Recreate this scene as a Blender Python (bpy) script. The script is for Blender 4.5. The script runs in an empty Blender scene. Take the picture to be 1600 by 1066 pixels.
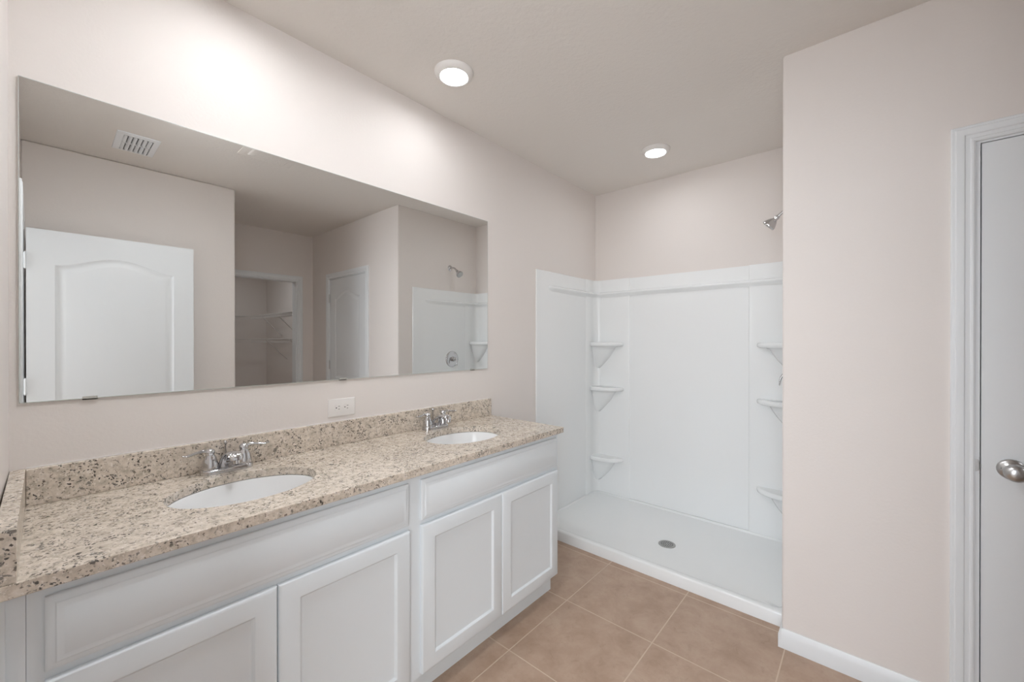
import bpy, bmesh, math, random
from mathutils import Vector, Matrix
PI = math.pi
random.seed(4)
sc = bpy.context.scene
COL = sc.collection

# ------------------------------------------------------------------ camera, world, exposure
cd = bpy.data.cameras.new('camera'); cam = bpy.data.objects.new('camera', cd); COL.objects.link(cam)
cd.sensor_width = 36.0; cd.lens = 638.06 / 1600 * 36; cd.clip_start = 0.01
yaw, pitch = .7182, -.0024
fw = Vector((math.cos(yaw) * math.cos(pitch), math.sin(yaw) * math.cos(pitch), math.sin(pitch)))
cam.location = (.0652, -1.7797, 1.35)
cam.rotation_euler = fw.to_track_quat('-Z', 'Y').to_euler()
sc.camera = cam
sc.view_settings.view_transform = 'Standard'; sc.view_settings.look = 'None'
sc.view_settings.gamma = 1; sc.view_settings.use_curve_mapping = False
sc.view_settings.exposure = 0.0
sc.cycles.max_bounces = 14; sc.cycles.diffuse_bounces = 9; sc.cycles.glossy_bounces = 6
w = bpy.data.worlds.new('world'); sc.world = w; w.use_nodes = True
w.node_tree.nodes['Background'].inputs[0].default_value = (.80, .88, 1, 1)
w.node_tree.nodes['Background'].inputs[1].default_value = 6.0      # daylight outside the bedroom window
def area(name, loc, rot, sx, sy, power, col):
    l = bpy.data.lights.new(name, 'AREA'); l.shape = 'RECTANGLE'; l.size = sx; l.size_y = sy; l.energy = power; l.color = col
    o = bpy.data.objects.new(name, l); COL.objects.link(o); o.location = loc; o.rotation_euler = rot; return o
DOOR_FILL = 77; FILL = 61  # strengths of the added doorway and ceiling fill lights
H = 2.5925
# fill light added behind the camera, shining in through the entry doorway
area('doorway_fill', (-1.35, -2.25, 1.25), (math.radians(90), 0, math.radians(-90+20)), 1.7, 2.3, DOOR_FILL, (.93, .965, 1))
# unseen lamp added under the closet ceiling to brighten the closet
area('closet_fill', (1.5, -4.3, H-.03), (0, 0, 0), .25, .25, 8, (.93, .965, 1))
LAMP = 64.0                                                        # recessed lamp lens strength

# ------------------------------------------------------------------ room numbers (metres)
XB = 3.196; XW = 2.2; W = 1.4924; Y1 = 2.175; XC = 1.1016; Y2 = 3.296
T = .11

# ------------------------------------------------------------------ materials
def mat(name, col, rough=.5, metal=0, **k):
    m = bpy.data.materials.new(name); m.use_nodes = True
    b = m.node_tree.nodes['Principled BSDF']
    b.inputs['Base Color'].default_value = (*col, 1); b.inputs['Roughness'].default_value = rough
    b.inputs['Metallic'].default_value = metal
    for kk, v in k.items(): b.inputs[kk].default_value = v
    return m
def nodes(m):
    nt = m.node_tree; b = nt.nodes['Principled BSDF']
    def add(t, **k):
        n = nt.nodes.new(t)
        for a, v in k.items():
            if a in n.inputs: n.inputs[a].default_value = v
            else: setattr(n, a, v)
        return n
    return nt, b, add, nt.links.new
def bump(m, scale, strength, dist=.002, detail=2, vec=None):
    nt, b, add, lk = nodes(m)
    tc = add('ShaderNodeTexCoord'); n = add('ShaderNodeTexNoise', Scale=scale, Detail=detail)
    src = tc.outputs['Object']
    if vec:
        mp = add('ShaderNodeMapping'); mp.inputs['Scale'].default_value = vec; lk(src, mp.inputs['Vector']); src = mp.outputs[0]
    lk(src, n.inputs['Vector'])
    bp = add('ShaderNodeBump', Strength=strength, Distance=dist)
    lk(n.outputs[0], bp.inputs['Height']); lk(bp.outputs[0], b.inputs['Normal'])
    return m
M = {}
M['wall'] = bump(mat('wall_paint', (.74, .697, .667), .75), 95, .22, .002)
M['ceil'] = bump(mat('ceiling_paint', (.745, .712, .675), .85), 55, .40, .004, 4)
M['trim'] = mat('trim_enamel', (.76, .785, .80), .35)
M['door'] = bump(mat('door_paint', (.74, .765, .78), .42), 60, .12, .001, 3, (12, 12, .6))
M['cab'] = mat('cabinet_paint', (.76, .81, .845), .38)
M['toe'] = mat('toe_kick_paint', (.74, .78, .80), .5)
M['acrylic'] = mat('white_acrylic', (.815, .835, .84), .12)
M['china'] = mat('white_china', (.82, .83, .835), .06)
M['chrome'] = mat('chrome', (.62, .62, .63), .05, 1)
M['nickel'] = mat('satin_nickel', (.55, .55, .55), .28, 1)
M['steel'] = mat('drain_steel', (.45, .45, .44), .35, 1)
M['mirror'] = mat('mirror_silver', (.83, .835, .825), .0, 1)
M['glass_edge'] = mat('mirror_edge', (.50, .53, .50), .2)
M['plastic'] = mat('white_plastic', (.78, .76, .74), .3)
M['vent'] = mat('white_enamel_metal', (.78, .80, .82), .4)
M['clip'] = mat('clear_plastic_clip', (.46, .45, .42), .25)
M['dark'] = mat('dark_slot', (.03, .03, .03), .6)
M['duct'] = mat('duct_grey', (.20, .20, .20), .6)
M['wire'] = mat('vinyl_coated_wire', (.62, .60, .58), .4)
M['carpet'] = bump(mat('bedroom_carpet', (.42, .36, .31), .95), 300, .5, .004)
M['lamp'] = mat('lamp_lens', (1, 1, 1), .4)
M['fill_diffuser'] = mat('frosted_fill_diffuser', (1, 1, 1), .4)
_b = M['fill_diffuser'].node_tree.nodes['Principled BSDF']
_b.inputs['Emission Color'].default_value = (.93, .965, 1, 1); _b.inputs['Emission Strength'].default_value = FILL  # glow of the added ceiling fill light
_b = M['lamp'].node_tree.nodes['Principled BSDF']
_b.inputs['Emission Color'].default_value = (.96, .975, 1, 1); _b.inputs['Emission Strength'].default_value = LAMP

def granite():
    m = mat('speckled_granite', (.6, .5, .4), .18)
    nt, b, add, lk = nodes(m)
    tc = add('ShaderNodeTexCoord'); V = tc.outputs['Object']
    def noise(scale, det, rough=.5, dist=0):
        n = add('ShaderNodeTexNoise', Scale=scale, Detail=det, Roughness=rough, Distortion=dist); lk(V, n.inputs['Vector']); return n.outputs[0]
    def ramp(src, pts):
        r = add('ShaderNodeValToRGB'); lk(src, r.inputs[0]); e = r.color_ramp.elements
        e[0].position, e[0].color = pts[0][0], (*pts[0][1], 1); e[1].position, e[1].color = pts[-1][0], (*pts[-1][1], 1)
        for p, c in pts[1:-1]: q = e.new(p); q.color = (*c, 1)
        return r.outputs[0]
    def mix(f, a, c):
        x = add('ShaderNodeMix', data_type='RGBA'); lk(f, x.inputs[0]); lk(a, x.inputs[6]); lk(c, x.inputs[7]); return x.outputs[2]
    base = ramp(noise(55, 5, .6), [(.28, (.38, .345, .285)), (.42, (.57, .50, .415)), (.55, (.70, .62, .53)), (.72, (.79, .725, .645))])
    mid = ramp(noise(6, 3), [(.40, (0, 0, 0)), (.75, (.35, .35, .35))])
    g = add('ShaderNodeRGB'); g.outputs[0].default_value = (.40, .33, .27, 1)
    c = mix(mid, base, g.outputs[0])
    s1 = ramp(noise(120, 3, .55, .4), [(.60, (0, 0, 0)), (.65, (.9, .9, .9))])
    d1 = add('ShaderNodeRGB'); d1.outputs[0].default_value = (.15, .12, .095, 1)
    c = mix(s1, c, d1.outputs[0])
    v = add('ShaderNodeTexVoronoi', Scale=105); v.inputs['Randomness'].default_value = 1; dn = add('ShaderNodeTexNoise', Scale=60.0, Detail=2); lk(V, dn.inputs['Vector']); dm = add('ShaderNodeVectorMath', operation='MULTIPLY_ADD'); lk(dn.outputs[1], dm.inputs[0]); dm.inputs[1].default_value = (.024,)*3; lk(V, dm.inputs[2]); lk(dm.outputs[0], v.inputs['Vector'])
    cut = ramp(noise(16, 3), [(.47, (0, 0, 0)), (.56, (1, 1, 1))])
    sp = ramp(v.outputs['Distance'], [(.27, (1, 1, 1)), (.36, (0, 0, 0))])
    mu = add('ShaderNodeMath', operation='MULTIPLY'); lk(cut, mu.inputs[0]); lk(sp, mu.inputs[1])
    d2 = add('ShaderNodeRGB'); d2.outputs[0].default_value = (.085, .075, .065, 1)
    c = mix(mu.outputs[0], c, d2.outputs[0])
    bl = ramp(noise(42, 4, .65, 1.2), [(.60, (0, 0, 0)), (.65, (.8, .8, .8))])
    d4 = add('ShaderNodeRGB'); d4.outputs[0].default_value = (.13, .12, .11, 1)
    c = mix(bl, c, d4.outputs[0])
    s3 = ramp(noise(190, 2), [(.62, (0, 0, 0)), (.67, (.8, .8, .8))])
    d3 = add('ShaderNodeRGB'); d3.outputs[0].default_value = (.82, .76, .70, 1)
    c = mix(s3, c, d3.outputs[0])
    lk(c, b.inputs['Base Color'])
    return m
M['granite'] = granite()

def tiles():
    m = mat('floor_tile', (.4, .3, .24), .38)
    nt, b, add, lk = nodes(m)
    tc = add('ShaderNodeTexCoord'); mp = add('ShaderNodeMapping')
    P = .4515
    mp.inputs['Location'].default_value = (-1.768 % P * -1, (1.054 % P), 0)
    lk(tc.outputs['Object'], mp.inputs['Vector'])
    br = add('ShaderNodeTexBrick', offset=0.0, squash=1.0)
    br.inputs['Scale'].default_value = 1; br.inputs['Mortar Size'].default_value = .0028; br.inputs['Mortar Smooth'].default_value = .2
    br.inputs['Brick Width'].default_value = P; br.inputs['Row Height'].default_value = P; br.inputs['Bias'].default_value = 0
    br.inputs['Color1'].default_value = (.0, .0, .0, 1); br.inputs['Color2'].default_value = (1, 1, 1, 1)
    lk(mp.outputs[0], br.inputs['Vector'])
    n = add('ShaderNodeTexNoise', Scale=7.0, Detail=8, Roughness=.68, Distortion=.25); lk(tc.outputs['Object'], n.inputs['Vector'])
    r = add('ShaderNodeValToRGB'); lk(n.outputs[0], r.inputs[0]); e = r.color_ramp.elements
    e[0].position = .28; e[0].color = (.36, .245, .175, 1); e[1].position = .74; e[1].color = (.50, .375, .29, 1)
    q = e.new(.5); q.color = (.43, .305, .225, 1)
    n2 = add('ShaderNodeTexNoise', Scale=16.0, Detail=5, Roughness=.7, Distortion=1.6); lk(tc.outputs['Object'], n2.inputs['Vector'])
    r2 = add('ShaderNodeValToRGB'); lk(n2.outputs[0], r2.inputs[0]); e = r2.color_ramp.elements
    e[0].position = .30; e[0].color = (.80, .78, .75, 1); e[1].position = .45; e[1].color = (1, 1, 1, 1)
    mm = add('ShaderNodeMix', data_type='RGBA', blend_type='MULTIPLY'); mm.inputs[0].default_value = .6
    lk(r.outputs[0], mm.inputs[6]); lk(r2.outputs[0], mm.inputs[7])
    mx = add('ShaderNodeMix', data_type='RGBA'); lk(br.outputs['Fac'], mx.inputs[0]); lk(mm.outputs[2], mx.inputs[6]); mx.inputs[7].default_value = (.58, .46, .36, 1)
    lk(mx.outputs[2], b.inputs['Base Color'])
    iv = add('ShaderNodeMath', operation='SUBTRACT'); iv.inputs[0].default_value = 1; lk(br.outputs['Fac'], iv.inputs[1])
    bp = add('ShaderNodeBump', Strength=.5, Distance=.002); lk(iv.outputs[0], bp.inputs['Height']); lk(bp.outputs[0], b.inputs['Normal'])
    return m
M['tile'] = tiles()

# ------------------------------------------------------------------ helpers
def new(): return bmesh.new()
def box(bm, x0, x1, y0, y1, z0, z1):
    x0, x1 = sorted((x0, x1)); y0, y1 = sorted((y0, y1)); z0, z1 = sorted((z0, z1))
    v = [bm.verts.new(p) for p in ((x0,y0,z0),(x1,y0,z0),(x1,y1,z0),(x0,y1,z0),(x0,y0,z1),(x1,y0,z1),(x1,y1,z1),(x0,y1,z1))]
    for f in ((3,2,1,0),(4,5,6,7),(0,1,5,4),(1,2,6,5),(2,3,7,6),(3,0,4,7)): bm.faces.new([v[i] for i in f])
    return bm
def bx(*a): return box(new(), *a)
def loops(bm, ls, cap0=True, cap1=True, closed=True):
    """bridge lists of points; every list has the same length"""
    R = [[bm.verts.new(p) for p in l] for l in ls]
    n = len(R[0])
    for a, b in zip(R, R[1:]):
        for i in range(n if closed else n - 1):
            j = (i + 1) % n
            bm.faces.new((a[i], a[j], b[j], b[i]))
    if cap0: bm.faces.new(list(reversed(R[0])))
    if cap1: bm.faces.new(R[-1])
    return bm
def lathe(bm, prof, mtx=Matrix(), n=32, sx=1, sy=1, cap0=True, cap1=True):
    ls = []
    for r, z in prof:
        ls.append([mtx @ Vector((sx*r*math.cos(2*PI*i/n), sy*r*math.sin(2*PI*i/n), z)) for i in range(n)])
    return loops(bm, ls, cap0, cap1)
def axis_m(loc, d):
    return Matrix.Translation(loc) @ Vector(d).to_track_quat('Z', 'Y').to_matrix().to_4x4()
def tube(bm, pts, r, n=10, up=(0, 0, 1), rw=None):
    """sweep an ellipse (r = list or number for the up radius, rw for the side radius)"""
    pts = [Vector(p) for p in pts]; k = len(pts)
    r = r if isinstance(r, (list, tuple)) else [r]*k
    rw = rw if rw is not None else r
    rw = rw if isinstance(rw, (list, tuple)) else [rw]*k
    ls = []
    for i, p in enumerate(pts):
        t = (pts[min(i+1, k-1)] - pts[max(i-1, 0)]).normalized()
        s = t.cross(Vector(up))
        if s.length < 1e-4: s = t.cross(Vector((0, 1, 0)))
        s.normalize(); u = s.cross(t).normalized()
        ls.append([p + s*(rw[i]*math.cos(2*PI*j/n)) + u*(r[i]*math.sin(2*PI*j/n)) for j in range(n)])
    return loops(bm, ls)
def smooth_path(pts, sub=6):
    P = [Vector(p) for p in pts]; out = []
    for i in range(len(P)-1):
        a, b, c, d = P[max(i-1,0)], P[i], P[i+1], P[min(i+2,len(P)-1)]
        for s in range(sub):
            t = s/sub
            out.append(.5*((2*b)+(c-a)*t+(2*a-5*b+4*c-d)*t*t+(3*b-a-3*c+d)*t**3))
    out.append(P[-1]); return out
def lerp_list(v, n):
    o = []
    for i in range(n):
        t = i/(n-1)*(len(v)-1); k = min(int(t), len(v)-2); o.append(v[k]*(1-(t-k))+v[k+1]*(t-k))
    return o
def tag(o, label=None, cat=None, group=None, kind=None):
    if label: o['label'] = label
    if cat: o['category'] = cat
    if group: o['group'] = group
    if kind: o['kind'] = kind
    return o
def obj(name, bm, m, parent=None, smooth=None, bevel=0, seg=2, base=None):
    """ONE mesh object; vertices come in world coordinates and are stored relative to the parent or base"""
    bmesh.ops.recalc_face_normals(bm, faces=bm.faces)
    if parent is not None: off = Vector(parent['_o'])
    elif base is not None: off = Vector(base)
    else:
        c = [v.co for v in bm.verts]; off = Vector((sum(p.x for p in c)/len(c), sum(p.y for p in c)/len(c), min(p.z for p in c)))
    bmesh.ops.translate(bm, verts=bm.verts, vec=-off)
    me = bpy.data.meshes.new(name); bm.to_mesh(me); bm.free()
    me.materials.append(m)
    o = bpy.data.objects.new(name, me); COL.objects.link(o)
    if parent is not None:
        o.parent = parent; o.location = (0, 0, 0)
    else: o.location = off
    o['_o'] = tuple(off)
    if smooth:
        for p in me.polygons: p.use_smooth = True
        me.set_sharp_from_angle(angle=math.radians(smooth))
    if bevel:
        b = o.modifiers.new('bevel', 'BEVEL'); b.width = bevel; b.segments = seg; b.limit_method = 'ANGLE'; b.angle_limit = math.radians(40)
        if smooth is None:
            for p in me.polygons: p.use_smooth = True
            b.harden_normals = True
    return o
def thing(name, label, cat, loc, group=None):
    o = bpy.data.objects.new(name, None); COL.objects.link(o); o.location = loc; o['_o'] = tuple(loc)
    o.empty_display_size = .05
    return tag(o, label, cat, group)
def struct(name, bm, m, **k):
    return tag(obj(name, bm, m, base=(0, 0, 0), **k), kind='structure')
def copy_tree(o, parent=None, loc=None, label=None):
    c = o.copy(); COL.objects.link(c)
    if parent: c.parent = parent
    if loc is not None: c.location = loc; c['_o'] = tuple(loc)
    if label: c['label'] = label
    for ch in [x for x in COL.objects if x.parent == o]: copy_tree(ch, c)
    return c
def extrude_poly(pts, mapf, d0, d1):
    bm = new(); loops(bm, [[mapf(a, b, d0) for a, b in pts], [mapf(a, b, d1) for a, b in pts]]); 
    bm.normal_update(); bmesh.ops.triangulate(bm, faces=[f for f in bm.faces if len(f.verts) > 4]); return bm
def plate_with_holes(outer, holes, mapf, d0, d1):
    """flat plate between depths d0 (front) and d1 with holes; hole walls included"""
    bm = new(); edges = []
    for lp in [outer] + holes:
        v = [bm.verts.new(mapf(a, b, d0)) for a, b in lp]
        for i in range(len(v)): edges.append(bm.edges.new((v[i], v[(i+1) % len(v)])))
    bmesh.ops.triangle_fill(bm, edges=edges, use_beauty=True)
    r = bmesh.ops.extrude_face_region(bm, geom=bm.faces[:])
    vec = Vector(mapf(0, 0, d1)) - Vector(mapf(0, 0, d0))
    bmesh.ops.translate(bm, verts=[g for g in r['geom'] if isinstance(g, bmesh.types.BMVert)], vec=vec)
    return bm
def rect(a0, a1, b0, b1): return [(a0, b0), (a1, b0), (a1, b1), (a0, b1)]
def front_panel(x0, x1, z0, z1, yb, steps, name, m, parent):
    """cabinet front facing -y; steps = (inset, y)"""
    bm = new(); ls = [[(a, yb, b) for a, b in rect(x0, x1, z0, z1)]]
    for i, y in steps: ls.append([(a, y, b) for a, b in rect(x0+i, x1-i, z0+i, z1-i)])
    loops(bm, ls)
    return obj(name, bm, m, parent, bevel=.0012, seg=2)

# ------------------------------------------------------------------ the room shell
EY0, EY1 = -1.243, -2.052          # entry doorway in the left wall
struct('floor', bx(-.11, 3.25, -5.75, .1, -.08, 0), M['tile'])
struct('ceiling', bx(-.11, 3.3, -5.75, .1, H, H+.1), M['ceil'])
struct('wall_mirror_side', bx(-.11, XB+T, 0, T, 0, H), M['wall'])
struct('wall_back', bx(XB, XB+T, -W-T, 0, 0, H), M['wall'])
struct('wall_entry_side', extrude_poly([(0, 0), (EY0, 0), (EY0, 2.045), (EY1, 2.045), (EY1, 0), (-Y1-T, 0), (-Y1-T, H), (0, H)],
       lambda a, b, d: (d, a, b), -.11, 0), M['wall'])
struct('wall_opposite', bx(-.033, XC, -Y1-T, -Y1, 0, H), M['wall'], bevel=.012, seg=3)
struct('wall_nook', bx(XC-T, XC, -Y2-T, -Y1-T, 0, H), M['wall'])
# wing wall with the closed door, and the shower side wall returning from it (one rounded corner)
WY0, WY1 = -2.058, -2.862
def wing():
    bm = new()
    c = .012; arc = [(XW + c - c*math.cos(t), -W - c + c*math.sin(t)) for t in [PI/2*i/4 for i in range(5)]]
    # plan outline (x, y) of the part left of the door opening
    plan = [(XW, WY0)] + arc + [(XB, -W), (XB, -W-T), (XW+T, -W-T), (XW+T, WY0)]
    loops(bm, [[(x, y, 0) for x, y in plan], [(x, y, H) for x, y in plan]])
    bm.normal_update(); bmesh.ops.triangulate(bm, faces=[f for f in bm.faces if len(f.verts) > 4])
    box(bm, XW, XW+T, WY1, WY0, 2.045, H)
    box(bm, XW, XW+T, -Y2-T, WY1, 0, H)
    return bm
struct('wall_wing', wing(), M['wall'], smooth=30)
CX0, CX1 = 1.20, 2.018
struct('wall_far', extrude_poly([(XC, 0), (CX0, 0), (CX0, 2.045), (CX1, 2.045), (CX1, 0), (XW, 0), (XW, H), (XC, H)],
       lambda a, b, d: (a, d, b), -Y2-T, -Y2), M['wall'])
# walk-in closet seen in the mirror
struct('wall_closet_right', bx(2.45, 2.55, -5.65, -Y2-T, 0, H), M['wall'])
struct('wall_closet_far', bx(.5, 2.55, -5.75, -5.65, 0, H), M['wall'])
struct('wall_closet_left', bx(.5, .6, -5.65, -Y2-T, 0, H), M['wall'])
struct('wall_closet_front', bx(.6, XC-T, -Y2-T, -Y2, 0, H), M['wall'])
struct('wall_closet_return', bx(XW+T, 2.45, -Y2-T, -Y2, 0, H), M['wall'])
# toilet room behind the closed door (kept dark)
struct('wall_water_closet', bx(3.2, 3.3, -Y2-T, -W-T, 0, H), M['wall'])
struct('wall_water_closet_far', bx(2.55, 3.2, -Y2-T, -Y2, 0, H), M['wall'])
# bedroom behind the entry doorway, with one window
BX = -3.6
struct('floor_bedroom', bx(BX, -.11, -4.2, .9, -.08, 0), M['carpet'])
struct('ceiling_bedroom', bx(BX, -.11, -4.2, .9, H, H+.1), M['ceil'])
struct('wall_bedroom_left', bx(BX, -.11, .9, 1.0, 0, H), M['wall'])
struct('wall_bedroom_right', bx(BX, -.11, -4.3, -4.2, 0, H), M['wall'])
struct('wall_bedroom_near', extrude_poly([(.9, 0), (.9, H), (T, H), (T, 0)], lambda a, b, d: (d, a, b), -.21, -.11), M['wall'])
struct('wall_bedroom_near_right', extrude_poly([(-Y1-T, 0), (-4.2, 0), (-4.2, H), (-Y1-T, H)], lambda a, b, d: (d, a, b), -.21, -.11), M['wall'])
struct('wall_bedroom_window', plate_with_holes(rect(-4.3, 1.0, 0, H), [rect(-3.0, -.4, .7, 2.2)], lambda a, b, d: (d, a, b), BX, BX-.12), M['wall'])
fr = new()
for z in (.7, 1.43, 2.16): box(fr, BX-.08, BX-.04, -3.0, -.4, z, z+.04)
for y in (-3.0, -1.72, -.44): box(fr, BX-.08, BX-.04, y, y+.04, .74, 2.16)
struct('window_1', fr, M['trim'])

# casings ----------------------------------------------------------------------
CASE = [(0, 0), (0, .009), (.005, .012), (.010, .012), (.013, .0095), (.024, .0115), (.027, .0145), (.040, .0165), (.046, .0165), (.049, .014), (.056, .014), (.059, .011), (.059, 0)]
def casing(name, a0, a1, h, mapf, foot=0.0):
    """U-shaped mitred casing; mapf(a, z, out)"""
    ls = []
    for wd, th in CASE:
        ls.append([mapf(a0-wd, foot, th), mapf(a0-wd, h+wd, th), mapf(a1+wd, h+wd, th), mapf(a1+wd, foot, th)])
    bm = new(); loops(bm, ls, False, False, closed=False)
    # foot ends
    for k in (0, 3):
        bm.verts.ensure_lookup_table()
        try: bm.faces.new([bm.verts[i*4+k] for i in range(len(ls))])
        except ValueError: pass
    return struct(name, bm, M['trim'], smooth=25)
wing_map = lambda a, z, o: (XW - o, a, z)
entry_map = lambda a, z, o: (o, a, z)
far_map = lambda a, z, o: (a, -Y2 + o, z)
casing('trim_1', WY1+.006-.012+.006, WY0-.006+.006, 2.040, wing_map)
casing('trim_2', EY1, EY0, 2.040, entry_map)
casing('trim_3', CX0, CX1, 2.040, far_map)
def jamb(name, a0, a1, h, mapf, d, t=.012, stop=None):
    bm = new()
    def b(a, c, z0, z1, d0, d1):
        p, q = mapf(a, z0, d0), mapf(c, z1, d1); box(bm, p[0], q[0], p[1], q[1], p[2], q[2])
    b(a0, a0+t, 0, h, 0, -d); b(a1-t, a1, 0, h, 0, -d); b(a0+t, a1-t, h-t, h, 0, -d)
    if stop:
        s0, s1 = stop
        b(a0+t, a0+t+.012, 0, h-t, -s0, -s1); b(a1-t-.012, a1-t, 0, h-t, -s0, -s1); b(a0+t+.012, a1-t-.012, h-t-.012, h-t, -s0, -s1)
    return struct(name, bm, M['trim'])
jamb('trim_4', WY1, WY0, 2.045, wing_map, T, stop=(.040, .052))
jamb('trim_5', EY1, EY0, 2.045, entry_map, T, stop=(.040, .052))
jamb('trim_6', CX0, CX1, 2.045, far_map, T)

# baseboards -------------------------------------------------------------------
def baseboard(name, p, q, n):
    """from p to q along the wall, n = outward normal"""
    p, q, n = Vector((*p, 0)), Vector((*q, 0)), Vector((*n, 0))
    prof = [(0, 0), (.012, 0), (.012, .058), (.009, .066), (.007, .076), (.004, .083), (0, .083)]
    bm = new(); loops(bm, [[s + n*a + Vector((0, 0, b)) for a, b in prof] for s in (p, q)])
    return struct(name, bm, M['trim'], smooth=25)
baseboard('baseboard_wing', (XW, -W+.0), (XW, WY0+.059), (-1, 0))
baseboard('baseboard_wing_end', (XW-.012, -W), (2.336, -W), (0, 1))
baseboard('baseboard_wing_far', (XW, WY1-.059), (XW, -Y2), (-1, 0))
baseboard('baseboard_far', (CX1+.059, -Y2), (XW-.012, -Y2), (0, 1))
baseboard('baseboard_opposite', (.02, -Y1), (XC, -Y1), (0, 1))
baseboard('baseboard_nook', (XC, -Y1), (XC, -Y2), (1, 0))
baseboard('baseboard_mirror_side', (1.90, 0), (2.335, 0), (0, -1))
baseboard('baseboard_entry_side', (0, -.60), (0, EY0+.06), (1, 0))
baseboard('baseboard_closet_right', (2.45, -Y2-T), (2.45, -5.65), (-1, 0))
baseboard('baseboard_closet_far', (.6, -5.65), (2.438, -5.65), (0, 1))

# moulded two-panel arch-top doors ----------------------------------------------
def arch_loop(a0, a1, b0, bs, rise, ins, n=14):
    a0 += ins; a1 -= ins; b0 += ins; bs -= ins
    pts = [(a0, b0), (a1, b0), (a1, bs)]
    c, hw = (a0+a1)/2, (a1-a0)/2
    for i in range(1, n):
        t = 1 - 2*i/n
        pts.append((c + hw*t, bs + rise*(.5+.5*math.cos(PI*t))**.9))
    pts.append((a0, bs)); return pts
def door_slab(width, height, thick, mapf, z0=.008):
    """mapf(a, z, depth) with depth 0 at the visible face, + into the slab"""
    P = [(.115, width-.115, .93, 1.815, .072), (.115, width-.115, .16, .80, 0.0)]
    steps = [(0, 0), (.007, .004), (.015, .007), (.026, .007), (.042, .0018), (.050, .0008)]
    bm = new(); edges = []
    outer = [bm.verts.new(mapf(a, b, 0)) for a, b in rect(0, width, z0, height)]
    rings = []
    for p in P:
        rings.append([bm.verts.new(mapf(a, b, 0)) for a, b in arch_loop(*p, 0)])
    for lp in [outer] + rings:
        for i in range(len(lp)): edges.append(bm.edges.new((lp[i], lp[(i+1) % len(lp)])))
    bmesh.ops.triangle_fill(bm, edges=edges, use_beauty=True)
    for p, ring in zip(P, rings):
        prev = ring
        for ins, dep in steps[1:]:
            cur = [bm.verts.new(mapf(a, b, dep)) for a, b in arch_loop(*p, ins)]
            for i in range(len(cur)):
                j = (i+1) % len(cur); bm.faces.new((prev[i], prev[j], cur[j], cur[i]))
            prev = cur
        bm.faces.new(prev)
    back = [bm.verts.new(mapf(a, b, thick)) for a, b in rect(0, width, z0, height)]
    for i in range(4):
        j = (i+1) % 4; bm.faces.new((outer[i], outer[j], back[j], back[i]))
    bm.faces.new(back)
    return bm
def knob_bm(base, d):
    """rose and knob along direction d"""
    m = axis_m(base, d)
    rose = new(); lathe(rose, [(.0345, 0), (.0345, .003), (.033, .006), (.028, .0095), (.019, .0125), (.0165, .016)], m, 40)
    knob = new(); lathe(knob, [(.0145, .012), (.0125, .022), (.0135, .030), (.019, .038), (.0255, .047), (.0285, .056), (.0275, .064), (.022, .071), (.012, .0745), (.003, .0755)], m, 40)
    return rose, knob
def hinge_bm(x, y, z, leaf=None):
    bm = new(); lathe(bm, [(.006, z-.045), (.006, z+.045)], Matrix.Translation((x, y, 0)), 14)
    lathe(bm, [(.0042, z+.045), (.005, z+.048), (.002, z+.052)], Matrix.Translation((x, y, 0)), 14)
    lathe(bm, [(.002, z-.052), (.005, z-.048), (.0042, z-.045)], Matrix.Translation((x, y, 0)), 14)
    if leaf: box(bm, *leaf)
    return bm
# closed door in the wing wall
DY0, DY1 = -2.0735, -2.8465
d2 = tag(thing('door_2', 'closed white two-panel door with satin nickel knob in the wing wall', 'door', (XW, (DY0+DY1)/2, 0)), kind='structure')
del d2['category']
obj('door_leaf', door_slab(DY0-DY1, 2.030, .035, lambda a, z, d: (XW+.002+d, DY0-a, z)), M['door'], d2, smooth=25)
r, k = knob_bm((XW+.002, DY0-.068, .915), (-1, 0, 0))
hd = obj('door_knob', k, M['nickel'], d2, smooth=50); obj('rose', r, M['nickel'], hd, smooth=40)
ph = new(); lathe(ph, [(.0022, 0), (.0022, .0014)], axis_m((XW-.0075, DY0-.068+.0235, .917), (-1, 0, 0)), 12); obj('privacy_pinhole', ph, M['dark'], hd)
sp = new(); box(sp, XW-.0012, XW+.02, WY0-.0125, WY0-.0105, .885, .945); lathe(sp, [(.022, -.001), (.022, .001)], axis_m((XW-.0002, WY0-.004, .915), (-1, 0, 0)), 24, sx=.45)
obj('strike_plate', sp, M['nickel'], d2)
for z in (1.82, 1.07, .24):
    obj('hinge', hinge_bm(XW-.006, DY1-.004, z, (XW-.001, XW+.001, DY1-.024, DY1-.004, z-.044, z+.044)), M['nickel'], d2, smooth=40)
# open entry door, swung flat towards the opposite wall
OX = -.008; OYF = -2.036
d1 = tag(thing('door_1', 'open white arch-top two-panel door swung against the opposite wall', 'door', (OX+.403, OYF, 0)), kind='structure')
del d1['category']
obj('door_leaf', door_slab(.806, 2.027, .035, lambda a, z, d: (OX+a, OYF-d, z)), M['door'], d1, smooth=25)
r, k = knob_bm((OX+.806-.068, OYF, .915), (0, 1, 0))
hd = obj('door_knob', k, M['nickel'], d1, smooth=50); obj('rose', r, M['nickel'], hd, smooth=40)
r, k = knob_bm((OX+.806-.068, OYF-.035, .915), (0, -1, 0))
hd = obj('door_knob', k, M['nickel'], d1, smooth=50); obj('rose', r, M['nickel'], hd, smooth=40)
for z in (1.83, 1.07, .24):
    obj('hinge', hinge_bm(OX-.004, OYF+.003, z), M['trim'], d1, smooth=40)

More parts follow.
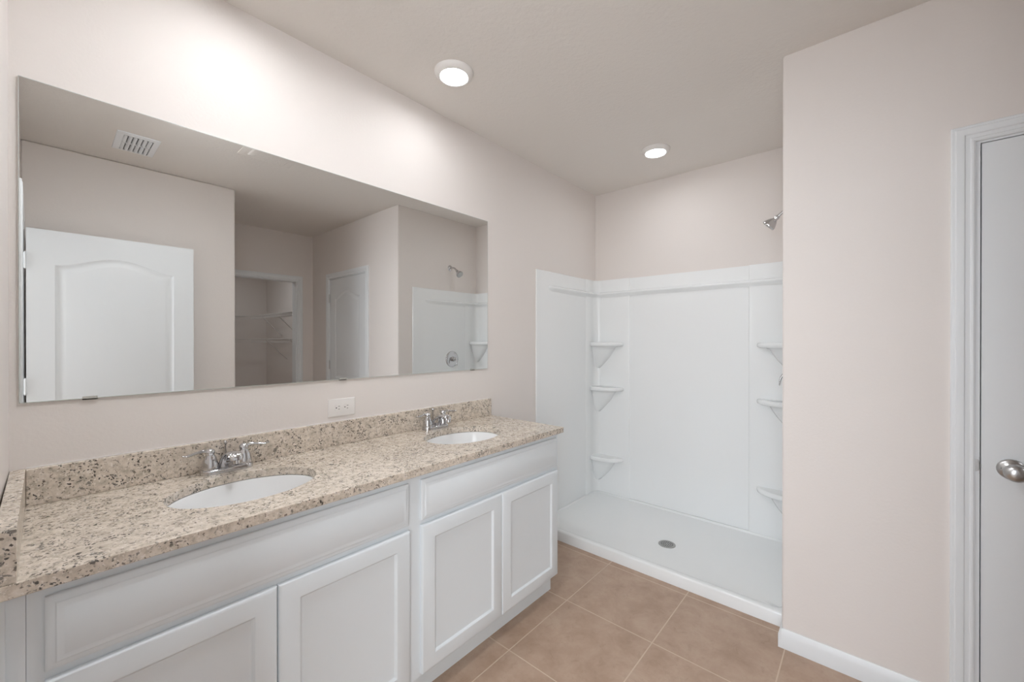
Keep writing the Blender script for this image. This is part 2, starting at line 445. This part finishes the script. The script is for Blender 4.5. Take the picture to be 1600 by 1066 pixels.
# ------------------------------------------------------------------ vanity
CF = -.5558; CT = .8861; CU = .8568; CE = 1.884
YF = -.526
def cabinet(x0, x1, dx, fx, label):
    t = thing('vanity_cabinet', label, 'cabinet', ((x0+x1)/2, -.27, 0), 'white vanity cabinets under the granite counter')
    b = new(); box(b, x0+.0005, x0+.018, YF+.0195, -.004, 0.1, CU); box(b, x1-.018, x1-.0005, YF+.0195, -.004, .1, CU)
    box(b, x0, x1, -.47, -.004, 0.02, .118); box(b, x0, x1, -.016, -.004, .1, CU)
    obj('carcass', b, M['cab'], t)
    f = new()
    for a, c in ((x0, x0+.030), (x1-.030, x1)): box(f, a, c, YF, YF+.019, .1, CU-.001)
    for a, c in ((.1, .135), (.655, .695), (.815, CU-.001)): box(f, x0+.030, x1-.030, YF, YF+.019, a, c)
    obj('face_frame', f, M['cab'], t)
    obj('toe_kick', bx(x0, x1, -.482, -.470, 0, .1), M['toe'], t)
    Y = YF-.019
    front_panel(fx[0], fx[1], .682, .833, YF, [(0, Y+.010), (.003, Y+.0075), (.014, Y+.0045), (.016, Y+.002), (.026, Y+.001), (.028, Y)], 'false_drawer_front', M['cab'], t)
    for a, c in dx:
        front_panel(a, c, .112, .664, YF, [(0, Y+.007), (.003, Y+.003), (.010, Y), (.056, Y), (.060, Y+.004), (.063, Y+.008), (.066, Y+.0085)], 'cabinet_door', M['cab'], t)
cabinet(.040, .953, [(.064, .4905), (.4935, .928)], (.064, .926), 'white vanity cabinet under the near sink, left of the centre seam')
cabinet(.953, 1.867, [(.980, 1.414), (1.417, 1.850)], (.980, 1.848), 'white vanity cabinet under the far sink, beside the shower')
fs = new(); box(fs, .002, .0395, YF-.002, -.50, .0, CU); box(fs, .002, .014, YF-.008, YF-.002, 0, CU)
tag(obj('filler_strip', fs, M['cab']), 'narrow white filler strip between left wall and vanity cabinet', 'filler strip')

SA, SB, SY, EA, EB = .492, 1.418, -.280, .205, .158
def ellipse(cx, cy, a, b, n=64): return [(cx+a*math.cos(2*PI*i/n), cy+b*math.sin(2*PI*i/n)) for i in range(n)]
ct = thing('countertop', 'speckled beige granite double-sink countertop on the white vanity', 'countertop', (.94, -.28, CU))
obj('slab', plate_with_holes(rect(.001, CE, CF, -.001), [ellipse(SA, SY, EA, EB), ellipse(SB, SY, EA, EB)], lambda a, b, d: (a, b, d), CT, CU+.0005), M['granite'], ct, bevel=.002)
obj('backsplash', bx(.0300, CE, -.021, -.001, CT+.0003, .989), M['granite'], ct, bevel=.0015)
obj('side_splash', bx(.001, .0295, CF+.001, -.001, CT+.0003, .989), M['granite'], ct, bevel=.0015)
ck = new(); box(ck, .030, CE-.002, -.004, -.0002, .9885, .9915)
obj('caulk_bead', ck, M['plastic'], ct)

def sink():
    t = thing('sink', 'white oval undermount sink at the near end of the counter', 'sink', (SA, SY, CU-.16), 'oval undermount sinks')
    prof = [(1.05, CU-.012), (1.05, CU-.0008), (1.0, CU-.0008), (.985, CU-.006), (.95, CU-.035), (.88, CU-.075), (.74, CU-.115), (.52, CU-.138), (.28, CU-.146), (.12, CU-.148)]
    out = [(.12, CU-.158), (.30, CU-.156), (.56, CU-.148), (.79, CU-.124), (.93, CU-.08), (1.0, CU-.035), (1.0, CU-.012), (1.05, CU-.012)]
    bm = new(); lathe(bm, prof + out, Matrix.Translation((SA, SY, 0)), 64, EA, EB, False, False)
    obj('basin', bm, M['china'], t, smooth=50)
    bm = new(); lathe(bm, [(.031, CU-.1478), (.031, CU-.1455), (.027, CU-.1445), (.020, CU-.1465), (.019, CU-.144), (.012, CU-.1415), (.002, CU-.1408)], Matrix.Translation((SA, SY, 0)), 32)
    obj('pop_up_drain', bm, M['chrome'], t, smooth=40)
    return t
s1 = sink()
copy_tree(s1, loc=(SB, SY, CU-.16), label='white oval undermount sink at the far end of the counter, nearer the shower')

def faucet():
    FX, FY, Z = SA, -.062, CT
    t = thing('faucet', 'chrome two-handle faucet behind the near sink', 'faucet', (FX, FY, Z), 'chrome centerset faucets')
    # base plate: stadium, stepped
    def stad(hw, r, z): 
        p = []
        for i in range(17): a = -PI/2 + PI*i/16; p.append((FX+hw+r*math.cos(a), FY+r*math.sin(a), z))
        for i in range(17): a = PI/2 + PI*i/16; p.append((FX-hw+r*math.cos(a), FY+r*math.sin(a), z))
        return p
    bm = new(); loops(bm, [stad(.0508, .0285, Z+.0002), stad(.0508, .0285, Z+.0125), stad(.0508, .0275, Z+.0155), stad(.0508, .0250, Z+.0172), stad(.0508, .0225, Z+.0175)])
    obj('base_plate', bm, M['chrome'], t, smooth=40)
    for s in (-1, 1):
        hx = FX + s*.0508
        mt = Matrix.Translation((hx, FY, Z))
        bm = new(); lathe(bm, [(.0240, .017), (.0252, .019), (.0250, .022), (.0240, .034), (.0212, .048), (.0168, .060), (.0132, .066), (.0138, .069), (.0152, .073), (.0145, .080), (.0105, .085), (.005, .088), (.001, .089)], mt, 32)
        h = obj('handle', bm, M['chrome'], t, smooth=50)
        bm = new(); path = smooth_path([(hx+s*.004, FY, Z+.077), (hx+s*.022, FY-.004, Z+.083), (hx+s*.045, FY-.009, Z+.080), (hx+s*.066, FY-.014, Z+.077), (hx+s*.080, FY-.017, Z+.080)], 5)
        n = len(path)
        tube(bm, path, lerp_list([.0065, .0055, .0045, .0042, .002], n), 12, rw=lerp_list([.0070, .0055, .0055, .0078, .003], n))
        obj('lever', bm, M['chrome'], h, smooth=60)
    bm = new(); path = smooth_path([(FX, FY+.004, Z+.010), (FX, FY-.004, Z+.030), (FX, FY-.022, Z+.052), (FX, FY-.048, Z+.068), (FX, FY-.076, Z+.0735), (FX, FY-.098, Z+.069), (FX, FY-.106, Z+.056)], 5)
    n = len(path)
    tube(bm, path, lerp_list([.019, .015, .0115, .0090, .0085, .0095, .0085], n), 24, up=(0, 1, .6), rw=lerp_list([.029, .0275, .0255, .0235, .0220, .0200, .0165], n))
    sp_ = obj('spout', bm, M['chrome'], t, smooth=60)
    bm = new(); lathe(bm, [(.0105, -.006), (.0105, .006), (.008, .007)], axis_m((FX, FY-.1060, Z+.052), (0, -.1, -1)), 20)
    obj('aerator', bm, M['chrome'], sp_, smooth=40)
    bm = new(); lathe(bm, [(.0022, .012), (.0022, .088), (.0045, .091), (.0058, .096), (.0045, .101), (.001, .103)], Matrix.Translation((FX, FY+.022, Z)), 16)
    obj('lift_rod', bm, M['chrome'], t, smooth=50)
    return t
f1 = faucet()
copy_tree(f1, loc=(SB, -.062, CT), label='chrome two-handle faucet behind the far sink, nearer the shower')

# ------------------------------------------------------------------ mirror, outlet
MX0, MX1, MZ0, MZ1 = .0192, 1.8638, 1.1754, 2.0814
mr = thing('wall_mirror', 'wide frameless rectangular mirror on the wall above the double vanity', 'mirror', (.94, -.004, MZ0))
obj('silvered_glass', bx(MX0, MX1, -.0070, -.0012, MZ0, MZ1), M['mirror'], mr)
bm = new()
e = .0016
for a in ((MX0-e, MX0, MZ0-e, MZ1+e), (MX1, MX1+e, MZ0-e, MZ1+e), (MX0, MX1, MZ0-e, MZ0), (MX0, MX1, MZ1, MZ1+e)): box(bm, a[0], a[1], -.0072, -.0005, a[2], a[3])
obj('polished_edge', bm, M['glass_edge'], mr)
for x in (.155, .943, 1.737):
    bm = new(); box(bm, x-.016, x+.016, -.0095, -.0005, MZ0-.005, MZ0-.0018); box(bm, x-.016, x+.016, -.0095, -.0076, MZ0-.005, MZ0+.005)
    obj('mirror_clip', bm, M['clip'], mr)

ot = thing('wall_outlet', 'white horizontal duplex outlet on the wall between mirror and backsplash', 'outlet', (.940, 0, 1.0495))
front_panel(.878, 1.002, 1.010, 1.089, -.0005, [(0, -.003), (.002, -.0052), (.006, -.0060)], 'cover_plate', M['plastic'], ot)
for s in (-1, 1):
    cx = .940 + s*.0195
    bm = new()
    pts = []
    for i in range(32):
        a = 2*PI*i/32; pts.append((cx+max(-.0135, min(.0135, .0172*math.cos(a))), 1.0495+.0165*math.sin(a)))
    loops(bm, [[(a, -.0058, b) for a, b in pts], [(a, -.0082, b) for a, b in pts]])
    rc = obj('receptacle', bm, M['plastic'], ot)
    bm = new(); box(bm, cx+.001, cx+.0085, -.0085, -.0080, 1.0495+.0052, 1.0495+.0072); box(bm, cx+.001, cx+.0075, -.0085, -.0080, 1.0495-.0072, 1.0495-.0052)
    lathe(bm, [(.0026, 0), (.0026, .0006)], axis_m((cx-.0075, -.0080, 1.0495), (0, -1, 0)), 14)
    obj('slots', bm, M['dark'], rc)
bm = new(); lathe(bm, [(.0028, 0), (.0024, .0012)], axis_m((.940, -.0060, 1.0495), (0, -1, 0)), 14)
obj('screw', bm, M['plastic'], ot)

# ------------------------------------------------------------------ shower
XF = 2.357; ZT = 1.854; ZP = .066
PX0, PX1, PY0, PY1 = 2.339, 3.190, -.0025, -1.4895
pan = thing('shower_pan', 'low white acrylic shower pan with a thin front curb', 'shower pan', ((PX0+PX1)/2, -.75, 0))
def rrect(x0, x1, y0, y1, r, z, n=6):
    p = []
    for cx, cy, a0 in ((x1-r, y1-r, 0), (x0+r, y1-r, PI/2), (x0+r, y0+r, PI), (x1-r, y0+r, 1.5*PI)):
        for i in range(n+1): a = a0 + PI/2*i/n; p.append((cx+r*math.cos(a), cy+r*math.sin(a), z))
    return p
DX, DY = 2.680, -.810
def toward(l, k, z): return [(DX+(x-DX)*k, DY+(y-DY)*k, z) for x, y, _ in l]
ins = rrect(PX0+.050, PX1-.022, PY1+.020, PY0-.020, .05, .052)
bm = new(); loops(bm, [rrect(PX0, PX1, PY1, PY0, .004, 0), rrect(PX0, PX1, PY1, PY0, .004, ZP-.010), rrect(PX0+.003, PX1-.001, PY1+.001, PY0-.001, .005, ZP-.003), rrect(PX0+.010, PX1-.003, PY1+.003, PY0-.003, .01, ZP),
    rrect(PX0+.036, PX1-.014, PY1+.012, PY0-.012, .045, ZP-.001), rrect(PX0+.044, PX1-.018, PY1+.016, PY0-.016, .05, ZP-.005), ins, toward(ins, .9, .0505), toward(ins, .5, .047), toward(ins, .1, .0435)])
obj('basin', bm, M['acrylic'], pan, smooth=50)
bm = new(); lathe(bm, [(.052, -.0005), (.052, .0020), (.049, .0032), (.044, .0032), (.043, .0022), (.001, .0022)], Matrix.Translation((DX, DY, .0440)), 48)
dr = obj('drain_cover', bm, M['steel'], pan, smooth=40)
bm = new()
for rr, cnt in ((.012, 6), (.023, 12), (.034, 18)):
    for i in range(cnt):
        a = 2*PI*i/cnt; lathe(bm, [(.0032, 0), (.0032, .0005)], Matrix.Translation((DX+rr*math.cos(a), DY+rr*math.sin(a), .0461)), 8)
obj('drain_holes', bm, M['dark'], dr)

su = thing('shower_surround', 'glossy white acrylic three-wall shower surround with moulded corner shelves', 'shower surround', ((XF+XB)/2, -.75, .06))
ZB = ZP + .0003
def vwall(name, path, prof_th, z0=ZB, z1=ZT):
    """upright panel following plan path [(x,y,nx,ny)], front offset outwards"""
    th = prof_th
    bm = new(); ls = []
    for off, z in ((.0005, z0), (th, z0), (th, z1-.006), (th-.003, z1-.001), (.0005, z1)):
        ls.append([(x+nx*off, y+ny*off, z) for x, y, nx, ny in path])
    n = len(path)
    R = [[bm.verts.new(p) for p in l] for l in ls]
    for i in range(len(R)):
        a, b = R[i], R[(i+1) % len(R)]
        for j in range(n-1): bm.faces.new((a[j], a[j+1], b[j+1], b[j]))
    bm.faces.new([r[0] for r in R]); bm.faces.new([r[-1] for r in reversed(R)])
    return obj(name, bm, M['acrylic'], su, smooth=40)
for s in (0, 1):
    f = (lambda y: y) if s == 0 else (lambda y: -W - y)
    ny = -1 if s == 0 else 1
    # side panel, its front flange eased down to the wall
    bm = new()
    plan = [(XF, 0), (XF, .006), (XF+.004, .009), (2.50, .0095), (2.520, .0130), (3.03, .0130), (3.03, 0)]
    loops(bm, [[(x, f(-o), ZB) for x, o in plan], [(x, f(-o), ZT-.004) for x, o in plan], [(x, f(-max(0, o-.004)), ZT) for x, o in plan]])
    obj('side_panel', bm, M['acrylic'], su, smooth=35)
    # corner panel with a coved inside corner
    R = .055; A = []
    A.append((3.018, 0, 0, ny)); A.append((3.022, 0, 0, ny))
    plan = [(3.012, .0135), (3.018, .0175), (3.10, .0175)]
    cxx, cyy = XB-.0195-R, .0175+R
    plan += [(cxx + R*math.sin(t), cyy - R*math.cos(t)) for t in [PI/2*i/8 for i in range(9)]]
    plan += [(XB-.0195, .312), (XB-.016, .319), (XB-.0125, .322), (XB-.0005, .322), (XB-.0005, .0005), (3.012, .0005)]
    bm = new(); 
    lo = [(x, f(-o), ZB) for x, o in plan]; hi = [(x, f(-o), ZT-.0005) for x, o in plan]
    loops(bm, [lo, hi]); bm.normal_update(); bmesh.ops.triangulate(bm, faces=[q for q in bm.faces if len(q.verts) > 4])
    obj('corner_panel', bm, M['acrylic'], su, smooth=35)
vw = new()
plan = [(XB-.0005, -.322), (XB-.0115, -.322), (XB-.0115, -1.17), (XB-.0005, -1.17)]
loops(vw, [[(x, y, ZB) for x, y in plan], [(x, y, ZT-.003) for x, y in plan]])
obj('back_panel', vw, M['acrylic'], su)
# continuous lip near the top
def lip():
    R = .050; o = 0.0
    P = [(2.500, -.0090, 0, -1, 0), (2.530, -.0130, 0, -1, .6), (2.56, -.0130, 0, -1, 1), (XB-.0195-R, -.0175, 0, -1, 1)]
    c = (XB-.0195-R, -.0175-R)
    for i in range(1, 8):
        t = PI/2*i/8; P.append((c[0]+R*math.sin(t), c[1]+R*math.cos(t), -math.sin(t), -math.cos(t), 1))
    P += [(XB-.0195, -.0175-R, -1, 0, 1), (XB-.0195, -.30, -1, 0, 1), (XB-.0130, -.335, -1, 0, 1), (XB-.0115, -.36, -1, 0, 1)]
    P += [(x, -W-y, nx, -ny, k) for x, y, nx, ny, k in reversed(P)]
    prof = [(-.004, 1.700), (.004, 1.716), (.014, 1.727), (.020, 1.734), (.0205, 1.741), (.017, 1.746), (.006, 1.750), (-.004, 1.756)]
    ls = [[(x+nx*a*(k if a > 0 else 1), y+ny*a*(k if a > 0 else 1), z) for a, z in prof] for x, y, nx, ny, k in P]
    bm = new(); loops(bm, ls)
    return bm
obj('top_ledge', lip(), M['acrylic'], su, smooth=60)
def shelf(z, s):
    f = (lambda y: y) if s == 0 else (lambda y: -W - y)
    C0 = (XB-.017, -.016)
    front = smooth_path([(3.082, -.0165, 0), (3.066, -.030, 0), (3.058, -.075, 0), (3.062, -.130, 0), (3.078, -.190, 0), (3.108, -.238, 0), (3.148, -.264, 0), (XB-.0185, -.272, 0)], 3)
    base = [C0] + [(p.x, p.y) for p in front]
    def lp(k, zz): return [(C0[0]+(x-C0[0])*k, f(C0[1]+(y-C0[1])*k), zz) for x, y in base]
    bm = new()
    loops(bm, [lp(.90, z-.001), lp(.94, z), lp(.98, z-.002), lp(1.0, z-.009), lp(1.005, z-.018), lp(.995, z-.027), lp(.94, z-.033), lp(.80, z-.036), lp(.72, z-.045), lp(.66, z-.070), lp(.56, z-.11), lp(.43, z-.15), lp(.28, z-.19), lp(.16, z-.22)])
    bm.normal_update(); bmesh.ops.triangulate(bm, faces=[q for q in bm.faces if len(q.verts) > 4])
    o = obj('corner_shelf', bm, M['acrylic'], su, smooth=55); return o
for s in (0, 1):
    for z in (1.332, .962, .382): shelf(z, s)

sh = thing('overhead_shower', 'chrome shower head and arm high on the right shower wall', 'shower head', (2.82, -W, 2.08))
bm = new(); lathe(bm, [(.030, .0005), (.030, .003), (.026, .007), (.016, .011), (.011, .013)], axis_m((2.82, -W, 2.090), (0, 1, 0)), 28)
obj('flange', bm, M['chrome'], sh, smooth=40)
bm = new(); pth = smooth_path([(2.82, -W+.006, 2.090), (2.82, -W+.045, 2.090), (2.82, -W+.075, 2.080), (2.82, -W+.105, 2.055)], 5); tube(bm, pth, .0085, 14)
obj('shower_arm', bm, M['chrome'], sh, smooth=60)
hm = axis_m((2.82, -W+.103, 2.057), (0, .72, -.70))
bm = new(); lathe(bm, [(.009, 0), (.013, .004), (.014, .013), (.011, .018), (.013, .024), (.021, .032), (.029, .045), (.035, .058), (.0365, .066), (.035, .071)], hm, 32)
hd = obj('head', bm, M['chrome'], sh, smooth=50)
bm = new(); lathe(bm, [(.034, .0705), (.031, .0725), (.020, .0728), (.019, .0715), (.001, .072)], hm, 32); obj('spray_face', bm, M['steel'], hd, smooth=40)

vl = thing('shower_valve', 'round chrome shower valve with lever on the right surround wall', 'shower valve', (2.835, -W+.013, 1.153))
bm = new(); lathe(bm, [(.083, 0), (.083, .002), (.080, .006), (.070, .010), (.050, .012), (.030, .014)], axis_m((2.835, -W+.0132, 1.153), (0, 1, 0)), 48)
obj('escutcheon', bm, M['chrome'], vl, smooth=40)
bm = new(); lathe(bm, [(.026, .012), (.025, .030), (.021, .044), (.022, .050), (.019, .058), (.002, .060)], axis_m((2.835, -W+.0132, 1.153), (0, 1, 0)), 32)
hb = obj('handle_hub', bm, M['chrome'], vl, smooth=40)
bm = new(); pth = smooth_path([(2.835, -W+.066, 1.168), (2.834, -W+.082, 1.150), (2.832, -W+.095, 1.120), (2.830, -W+.098, 1.090)], 5)
tube(bm, pth, lerp_list([.008, .007, .006, .003], len(pth)), 12, up=(0, 1, 0), rw=lerp_list([.011, .010, .009, .005], len(pth)))
obj('lever', bm, M['chrome'], hb, smooth=60)

# ------------------------------------------------------------------ ceiling fixtures
def downlight():
    t = thing('recessed_light', 'round recessed ceiling light over the far sink', 'ceiling light', (1.318, -.327, H), 'round recessed ceiling lights')
    bm = new(); lathe(bm, [(.090, -.0003), (.090, -.004), (.086, -.012), (.076, -.021), (.068, -.024), (.0640, -.0230), (.0610, -.0180), (.0605, -.003)], Matrix.Translation((1.318, -.327, H)), 56, cap0=True, cap1=True)
    obj('trim_ring', bm, M['plastic'], t, smooth=50)
    bm = new(); lathe(bm, [(.060, -.0145), (.057, -.0175), (.045, -.0190), (.001, -.0200)], Matrix.Translation((1.318, -.327, H)), 56)
    obj('lens', bm, M['lamp'], t, smooth=50)
    return t
L1 = downlight()
copy_tree(L1, loc=(2.695, -.728, H), label='round recessed ceiling light inside the shower')
copy_tree(L1, loc=(.50, -.327, H), label='round recessed ceiling light over the near sink, outside the frame')

fm = thing('added_fill_light', 'added round frosted fill light on the ceiling above the near half of the vanity, outside the frame', 'ceiling light', (.65, -.93, H))  # unseen fixture added as soft fill for the whole room
bm = new(); lathe(bm, [(.150, -.0005), (.150, -.012), (.142, -.016)], Matrix.Translation((.65, -.93, H)), 48)
obj('ceiling_plate', bm, M['nickel'], fm, smooth=40)
bm = new(); lathe(bm, [(.138, -.0165), (.136, -.028), (.120, -.040), (.080, -.048), (.001, -.051)], Matrix.Translation((.65, -.93, H)), 48)
obj('fill_diffuser', bm, M['fill_diffuser'], fm, smooth=50)

vt = thing('supply_vent', 'white rectangular ceiling supply vent with curved louvers, seen in the mirror', 'vent', (.449, -1.73, H))
VX0, VX1, VY0, VY1 = .349, .549, -1.90, -1.572
vm = lambda a, b, d: (a, b, H-d)
fbm = new()
def ring(i, d): return [vm(a, b, d) for a, b in rect(VX0+i, VX1-i, VY0+i, VY1-i)]
loops(fbm, [ring(0, .0005), ring(.002, .004), ring(.028, .010), ring(.032, .009), ring(.032, .0008)], True, False)
obj('frame', fbm, M['vent'], vt, smooth=30)
obj('duct_opening', bx(VX0+.034, VX1-.034, VY0+.034, VY1-.034, H-.0022, H-.0012), M['duct'], vt)
ym = (VY0+VY1)/2; xm = (VX0+VX1)/2
obj('divider', bx(VX0+.032, VX1-.032, ym-.006, ym+.006, H-.010, H-.0025), M['vent'], vt)
for ya, yb in ((VY0+.032, ym-.006), (ym+.006, VY1-.032)):
    for i in range(6):
        pitch_ = (VX1-VX0-.064)/6; xc = VX0+.032 + (i+.5)*pitch_
        pts = [(xc-.010+.0145*k/5, H-.0030-.010*math.sin(k/5*PI/2)) for k in range(6)]
        bm = new(); loops(bm, [[(x, y, z) for x, z in pts] + [(x+.0008, y, z+.0012) for x, z in reversed(pts)] for y in (ya, yb)])
        obj('louver', bm, M['vent'], vt, smooth=40)

fn = thing('exhaust_fan', 'off-white square ceiling exhaust fan cover, at the top edge of the mirror view', 'fan', (1.06, -1.26, H))
bm = new()
FXa, FXb, FYa, FYb = .905, 1.225, -1.385, -1.125
def fring(i, d): return [vm(a, b, d) for a, b in rect(FXa+i, FXb-i, FYa+i, FYb-i)]
loops(bm, [fring(0, .0005), fring(.0, .004), fring(.012, .009), fring(.030, .010)])
obj('cover', bm, M['ceil'], fn, bevel=.002)
bm = new()
loops(bm, [fring(.045, .0102), fring(.055, .016), fring(.085, .018)])
obj('centre_panel', bm, M['ceil'], fn, bevel=.002)

# ------------------------------------------------------------------ closet shelving in the mirror
def wire_shelf(label, p0, p1, n, z, dep=.305, brackets=(.2, .8)):
    """shelf along the wall p0 -> p1, n = outward normal"""
    p0, p1, n = Vector((*p0, z)), Vector((*p1, z)), Vector((*n, 0))
    t = thing('wire_shelf', label, 'shelf', tuple((p0+p1)/2), 'white wire closet shelves')
    d = (p1-p0).normalized(); L = (p1-p0).length; bm = new()
    k = int(L/.026)
    for i in range(k+1):
        q = p0 + d*(L*i/k); tube(bm, [q+n*.004, q+n*dep, q+n*(dep+.001)+Vector((0, 0, -.048))], .0022, 5, up=d)
    for a, dz in ((.006, -.003), (.15, -.003), (dep, -.003), (dep, -.048)): tube(bm, [p0+n*a+Vector((0, 0, dz)), p1+n*a+Vector((0, 0, dz))], .0035, 6)
    obj('wire_deck', bm, M['wire'], t)
    for b in brackets:
        q = p0+d*(L*b); bm = new(); tube(bm, [q+n*(dep-.01)+Vector((0, 0, -.006)), q+n*.03+Vector((0, 0, -.275)), q+n*.005+Vector((0, 0, -.30))], .0065, 8, up=d)
        obj('support_bracket', bm, M['wire'], t)
wire_shelf('white wire closet shelf on the right closet wall, upper one', (2.45, -3.45), (2.45, -5.34), (-1, 0), 1.715, brackets=(.15, .48, .8))
wire_shelf('white wire closet shelf on the right closet wall, lower one', (2.45, -3.45), (2.45, -5.34), (-1, 0), 1.365, brackets=(.25, .7))
wire_shelf('white wire closet shelf on the far closet wall, upper one', (.62, -5.65), (2.14, -5.65), (0, 1), 1.715, brackets=(.35, .85))
wire_shelf('white wire closet shelf on the far closet wall, lower one', (.62, -5.65), (2.14, -5.65), (0, 1), 1.365, brackets=(.3, .75))

# the entry wall is a little out of square with the mirror wall
for n in ('wall_entry_side', 'trim_2', 'trim_5', 'baseboard_entry_side'): bpy.data.objects[n].rotation_euler.z = -.0145

for o in COL.objects:
    if '_o' in o: del o['_o']
